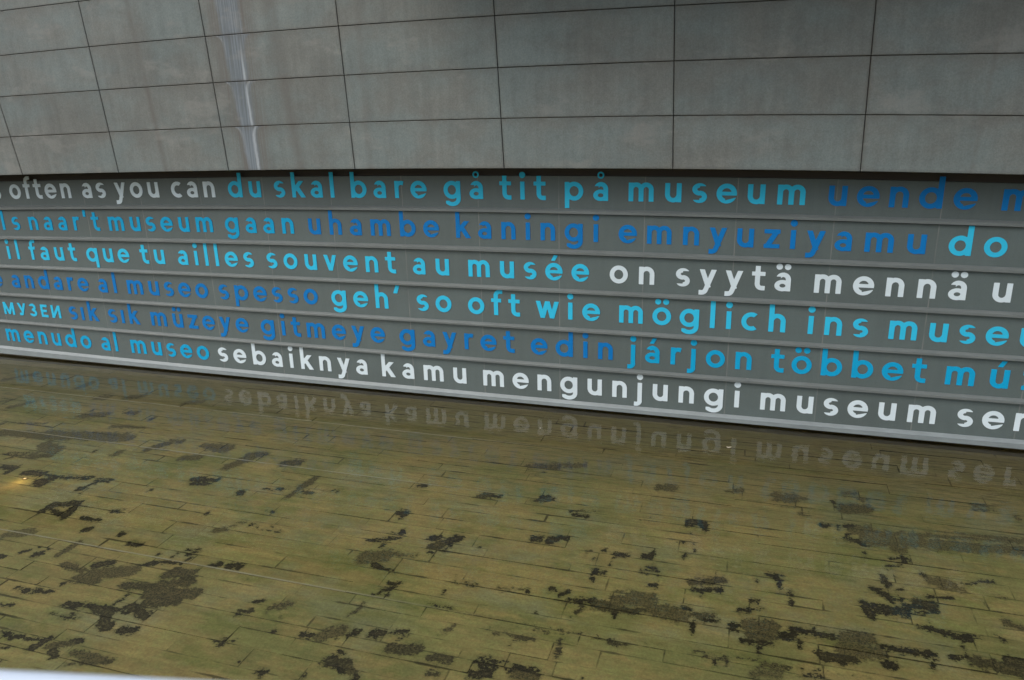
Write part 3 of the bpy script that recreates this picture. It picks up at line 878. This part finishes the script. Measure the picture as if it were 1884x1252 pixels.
def bed_material():
    k = NT('algae_covered_stone')
    p = k.pos()
    xyz = k.n('SeparateXYZ')
    k.l(p, xyz.inputs[0])
    loc, dim = k.attr('stone_local'), k.attr('stone_size')
    bare, fade, rnd = k.attr('bare').outputs['Fac'], k.attr('fade').outputs['Fac'], k.attr('stone_random').outputs['Fac']
    ls, ds = k.n('SeparateXYZ'), k.n('SeparateXYZ')
    k.l(loc.outputs['Vector'], ls.inputs[0])
    k.l(dim.outputs['Vector'], ds.inputs[0])
    ex = k.math('MINIMUM', ls.outputs[0], k.math('SUBTRACT', ds.outputs[0], ls.outputs[0]))
    ey = k.math('MINIMUM', ls.outputs[1], k.math('SUBTRACT', ds.outputs[1], ls.outputs[1]))
    edge = k.math('MINIMUM', ex, ey)
    long_ = k.noise(k.scale(p, (1.2, 7, 1)), 2.3, 5, 0.62)
    big = k.noise(k.scale(p, (0.8, 1.1, 1)), 0.9, 4)
    mid = k.noise(p, 5.0, 6, 0.65)
    fine = k.noise(p, 55, 4, 0.7)
    grit = k.noise(p, 95, 4, 0.75)
    mott = k.noise(k.scale(p, (1, 1.5, 1)), 13, 5, 0.7)
    col = k.mix(k.step(k.math('MULTIPLY_ADD', mott, 0.6, k.math('MULTIPLY', mid, 0.4)), 0.4, 0.6), BED_OCHRE, BED_OLIVE)
    col = k.mix(k.math('MULTIPLY', k.step(big, 0.42, 0.62), 0.75), col, BED_GREEN)
    col = k.mix(k.math('MULTIPLY', k.step(k.noise(k.scale(p, (1, 1.6, 1), (4, 2, 0)), 1.1, 5), 0.5, 0.66), 0.6), col, BED_GREY)
    och = k.step(k.noise(k.scale(p, (0.8, 1.7, 1), (9, 4, 0)), 3.2, 6, 0.7), 0.48, 0.62)
    col = k.mix(k.math('MULTIPLY', och, 0.55), col, (0.34, 0.25, 0.115))
    grn = k.step(k.noise(k.scale(p, (0.7, 1.5, 1), (1, 8, 0)), 2.3, 6, 0.7), 0.52, 0.66)
    col = k.mix(k.math('MULTIPLY', grn, 0.6), col, (0.155, 0.175, 0.055))
    f = k.math('MULTIPLY_ADD', long_, 0.75, 0.60)
    f = k.math('MULTIPLY', f, k.math('MULTIPLY_ADD', ls.outputs[2], 0.14, 0.93))
    f = k.math('MULTIPLY', f, k.math('MULTIPLY_ADD', mott, 0.8, 0.60))
    f = k.math('MULTIPLY', f, k.math('MULTIPLY_ADD', fine, 0.8, 0.60))
    f = k.math('MULTIPLY', f, k.math('MULTIPLY_ADD', grit, 0.7, 0.65))
    sc = k.n('VectorMath', operation='SCALE')
    k.l(col, sc.inputs[0])
    k.l(f, sc.inputs['Scale'])
    col = sc.outputs[0]
    # the bed nearer the wall turns darker and browner, streaked along its courses
    fy = k.step(k.math('MULTIPLY_ADD', long_, 1.6, xyz.outputs[1]), 5.9, 7.9)
    col = k.mix(k.math('MULTIPLY', fy, 0.8), col, (0.125, 0.102, 0.052))
    grain = k.noise(k.scale(p, (1.1, 15, 1)), 3.5, 5, 0.7)
    gd = k.math('MULTIPLY', k.step(grain, 0.46, 0.66), k.step(xyz.outputs[1], 4.6, 6.4, 0.12, 0.62))
    col = k.mix(gd, col, (0.055, 0.047, 0.026))
    # joints, open here and there
    jn = k.noise(p, 2.6, 3)
    jw = k.step(k.math('MULTIPLY_ADD', mott, 0.4, k.math('MULTIPLY', jn, 0.75)), 0.50, 0.78, 0.0, 0.011)
    joint = k.step(k.math('SUBTRACT', edge, jw), -0.001, 0.0022, 1.0, 0.0)
    nearb = k.math('MULTIPLY', k.step(bare, -0.075, -0.005), k.step(mott, 0.38, 0.55, 0.1, 1.0))
    joint2 = k.math('MULTIPLY', k.step(edge, 0.002, 0.0065, 1.0, 0.0), nearb)
    joint = k.math('MAXIMUM', k.math('MULTIPLY', joint, k.step(jn, 0.40, 0.72, 0.04, 0.8)), k.math('MULTIPLY', joint2, 0.9))
    col = k.mix(joint, col, (0.024, 0.019, 0.01))
    # algae worn or scraped away
    e = k.math('ADD', bare, k.math('MULTIPLY', k.math('SUBTRACT', k.noise(p, 24, 5, 0.7), 0.5), 0.075))
    e = k.math('ADD', e, k.math('MULTIPLY', k.math('SUBTRACT', k.noise(p, 75, 3, 0.7), 0.5), 0.035))
    e = k.math('ADD', e, k.math('MULTIPLY', k.math('SUBTRACT', mid, 0.5), 0.03))
    e = k.math('ADD', e, k.math('MULTIPLY', k.math('SUBTRACT', k.noise(k.scale(p, (0.6, 1.4, 1)), 38, 4, 0.75), 0.5), 0.06))
    msk = k.step(e, -0.003, 0.006)
    rim = k.math('MULTIPLY', k.step(e, -0.02, 0.0), 0.35)
    col = k.mix(rim, col, (0.085, 0.08, 0.035))
    spk = k.step(k.math('MULTIPLY_ADD', grit, 0.7, k.math('MULTIPLY', fine, 0.3)), 0.44, 0.56)
    core = k.step(e, 0.004, 0.045)
    old = k.step(fade, 0.95, 0.6)
    hole = k.mix(k.math('MULTIPLY', spk, k.math('MULTIPLY_ADD', k.math('MAXIMUM', core, old), 0.85, 0.1)), (0.006, 0.005, 0.003), (0.13, 0.105, 0.055))
    col = k.mix(k.math('MULTIPLY', msk, k.math('MULTIPLY_ADD', fade, 0.6, 0.4)), col, hole)
    # pale strips along a few courses
    pl = k.math('MULTIPLY', ds.outputs[2], k.step(ls.outputs[1], 0.010, 0.020, 1.0, 0.0))
    pl = k.math('MULTIPLY', pl, k.math('MULTIPLY', k.step(xyz.outputs[0], -3.2, -1.2, 1.0, 0.0), k.step(mid, 0.3, 0.55, 0.35, 0.9)))
    col = k.mix(pl, col, (0.33, 0.31, 0.27))
    k.l(col, k.b.inputs['Base Color'])
    k.b.inputs['Roughness'].default_value = 0.8
    hgt = k.math('SUBTRACT', k.math('MULTIPLY', fine, 0.5), k.math('ADD', k.math('MULTIPLY', joint, 1.0), k.math('MULTIPLY', msk, 0.8)))
    k.bump(hgt, 0.5, 0.006)
    return k.m


BED_OCHRE, BED_OLIVE, BED_GREEN, BED_GREY = (0.31, 0.245, 0.112), (0.25, 0.232, 0.102), (0.175, 0.19, 0.075), (0.25, 0.255, 0.18)
me = bpy.data.meshes.new('pool_floor')
me.vertices.add(len(V))
me.vertices.foreach_set('co', V.astype(np.float32).ravel())
me.loops.add(len(F) * 4)
me.loops.foreach_set('vertex_index', F.astype(np.int32).ravel())
me.polygons.add(len(F))
me.polygons.foreach_set('loop_start', np.arange(0, len(F) * 4, 4, dtype=np.int32))
me.update(calc_edges=True)
for nm, typ, key, arr in (('stone_local', 'FLOAT_VECTOR', 'vector', np.concatenate(UVm)), ('stone_size', 'FLOAT_VECTOR', 'vector', np.concatenate(DIM)),
                          ('bare', 'FLOAT', 'value', np.concatenate(BARE)), ('fade', 'FLOAT', 'value', np.concatenate(FADE)), ('stone_random', 'FLOAT', 'value', np.concatenate(RND))):
    at_ = me.attributes.new(nm, typ, 'POINT')
    at_.data.foreach_set(key, arr.astype(np.float32).ravel())
me.materials.append(bed_material())
pf = bpy.data.objects.new('pool_floor', me)
COL.objects.link(pf)
tag(pf, 'olive algae covered stone pool floor with dark bare patches', None, None, 'structure')


# ------------------------------------------------------------------ water
def water_material():
    k = NT('shallow_water')
    k.t.nodes.remove(k.b)
    out = k.t.nodes['Material Output']
    p = k.pos()
    b = k.n('Bump')
    b.inputs['Strength'].default_value = 0.5
    b.inputs['Distance'].default_value = 0.009
    n1 = k.noise(k.scale(p, (1.0, 1.0, 1)), 3.2, 3, 0.55)
    n2 = k.noise(k.scale(p, (0.5, 1.5, 1)), 14.0, 2, 0.5)
    k.l(k.math('MULTIPLY_ADD', n2, 0.22, n1), b.inputs['Height'])
    tr, gl, fr, mx = k.n('BsdfTransparent'), k.n('BsdfGlossy'), k.n('Fresnel'), k.n('MixShader')
    tr.inputs[0].default_value = (0.90, 0.92, 0.80, 1)
    gl.inputs['Roughness'].default_value = 0.05
    fr.inputs['IOR'].default_value = 1.33
    k.l(b.outputs[0], gl.inputs['Normal'])
    k.l(b.outputs[0], fr.inputs['Normal'])
    k.l(fr.outputs[0], mx.inputs[0])
    k.l(tr.outputs[0], mx.inputs[1])
    k.l(gl.outputs[0], mx.inputs[2])
    k.l(mx.outputs[0], out.inputs['Surface'])
    return k.m


wt = link('water', [(-10.4, 0.4, 0), (3.9, 0.4, 0), (3.9, WALL_Y + 0.003, 0), (-10.4, WALL_Y + 0.003, 0)], [(0, 1, 2, 3)], water_material())
tag(wt, 'clear shallow pool water mirroring the lettered wall', None, None, 'structure')

# ------------------------------------------------------------------ near side: parapet and walkway
ca, cb = on_z(0, 1226, 2.49), on_z(420, 1248, 2.49)
dv = unit((cb - ca)[:2])
nv = np.array([dv[1], -dv[0]])
if nv[1] > 0:
    nv = -nv
M_WHITE = flat('white_gloss_paint', (0.62, 0.71, 0.80), 0.35)  # blue of the reflected sky is mixed into the white base colour
par = root('parapet', 'white painted parapet coping cut by the bottom left corner', 'parapet', (float(ca[0]), float(ca[1]), 1.4))


def bar(name, s0, s1, prof, mat, parent):
    V, F = [], []
    n = len(prof)
    for s in (s0, s1):
        for d, z in prof:
            q = ca[:2] + dv * s + nv * d
            V.append((q[0], q[1], z))
    for j in range(n):
        F.append((j, (j + 1) % n, n + (j + 1) % n, n + j))
    F += [tuple(range(n))[::-1], tuple(range(n, 2 * n))]
    return link(name, V, F, mat, parent)


rnd_ = [(0.025 - 0.025 * math.cos(t), 2.475 + 0.025 * math.sin(t)) for t in np.linspace(-0.4, math.pi / 2, 9)]
rnd2 = [(0.30 + 0.025 * math.sin(t), 2.475 + 0.025 * math.cos(t)) for t in np.linspace(0, math.pi / 2, 7)]
bar('coping', -4.0, 2.2, rnd_ + rnd2 + [(0.325, 2.43), (0.01, 2.43)], M_WHITE, par)
bar('parapet_wall', -4.0, 2.2, [(0.05, -0.2), (0.05, 2.43), (0.27, 2.43), (0.27, -0.2)], flat('parapet_render', (0.42, 0.43, 0.42), 0.8), par)
wk = bar('walkway', -4.0, 2.2, [(0.28, -0.2), (0.28, 1.4), (4.0, 1.4), (4.0, -0.2)], flat('walkway_paving', (0.22, 0.22, 0.21), 0.85), None)
tag(wk, 'paved walkway behind the parapet', None, None, 'structure')


# ------------------------------------------------------------------ small things
def scrap(px, py, size, label, rz):
    c = on_z(px, py, 0.004)
    V, F = [], []
    n = 12
    for i in range(n):
        t = 2 * math.pi * i / n
        a, b = size * math.cos(t), size * 0.34 * math.sin(t) * (1 - 0.4 * math.cos(t))
        V.append((c[0] + a * math.cos(rz) - b * math.sin(rz), c[1] + a * math.sin(rz) + b * math.cos(rz), c[2] + 0.004 + 0.006 * (a / size) ** 2))
    F.append(tuple(range(n)))
    V += [(v[0], v[1], v[2] - 0.0025) for v in V]
    F.append(tuple(range(n, 2 * n))[::-1])
    for i in range(n):
        F.append((i, n + i, n + (i + 1) % n, (i + 1) % n))
    tag(link('floating_fleck', V, F, M_LEAF), label, 'leaf', 'pale leaves floating on the pool')


M_LEAF = flat('dry_pale_leaf', (0.55, 0.50, 0.38), 0.7)
scrap(1341, 824, 0.022, 'pale leaf floating below the end of the word mengunjungi', 0.3)
scrap(994, 789, 0.010, 'tiny pale leaf floating below the word mengunjungi near its start', 0.9)
scrap(9, 649, 0.03, 'pale fleck of foam against the wall base at the left end', 0.2)  # foam at the wall foot, built with the leaf shape

# small lamp added in the pool bed to make a warm glint
lp = on_z(46, 882, BED_Z)
lampo = root('glint_lamp', 'small lamp added on the pool floor for a warm glint at the left edge', 'lamp', (float(lp[0]), float(lp[1]), BED_Z + 0.004))


def disc(name, r0, r1, z0, z1, mat, n=20):
    V, F = [], []
    for r_, z_ in ((r1, z0), (r1, z1), (r0, z1)):
        V += [(lp[0] + r_ * math.cos(2 * math.pi * i / n), lp[1] + r_ * math.sin(2 * math.pi * i / n), z_) for i in range(n)]
    for lv in (0, 1):
        F += [(lv * n + i, lv * n + (i + 1) % n, (lv + 1) * n + (i + 1) % n, (lv + 1) * n + i) for i in range(n)]
    if r0 < 0.01:
        F.append(tuple(range(2 * n, 3 * n)))
    return link(name, V, F, mat, lampo)


disc('rim', 0.014, 0.021, BED_Z - 0.01, BED_Z + 0.008, flat('brushed_brass', (0.30, 0.22, 0.10), 0.4, 1.0))
km = NT('lamp_glass')
km.b.inputs['Base Color'].default_value = (0.8, 0.7, 0.5, 1)
km.b.inputs['Emission Color'].default_value = (1.0, 0.72, 0.36, 1)
km.b.inputs['Emission Strength'].default_value = 0.35
disc('lens', 0.004, 0.0135, BED_Z - 0.01, BED_Z + 0.006, km.m)
ld = bpy.data.lights.new('glint_lamp_light', 'POINT')
ld.energy = 0.3
ld.color = (1.0, 0.58, 0.24)
ld.shadow_soft_size = 0.007
lo = bpy.data.objects.new('glint_lamp_light', ld)
lo.location = (lp[0] + 0.005, lp[1] - 0.06, BED_Z + 0.066)
COL.objects.link(lo)
lo.parent = lampo
lo.matrix_parent_inverse = Matrix.Translation(-lampo.location)
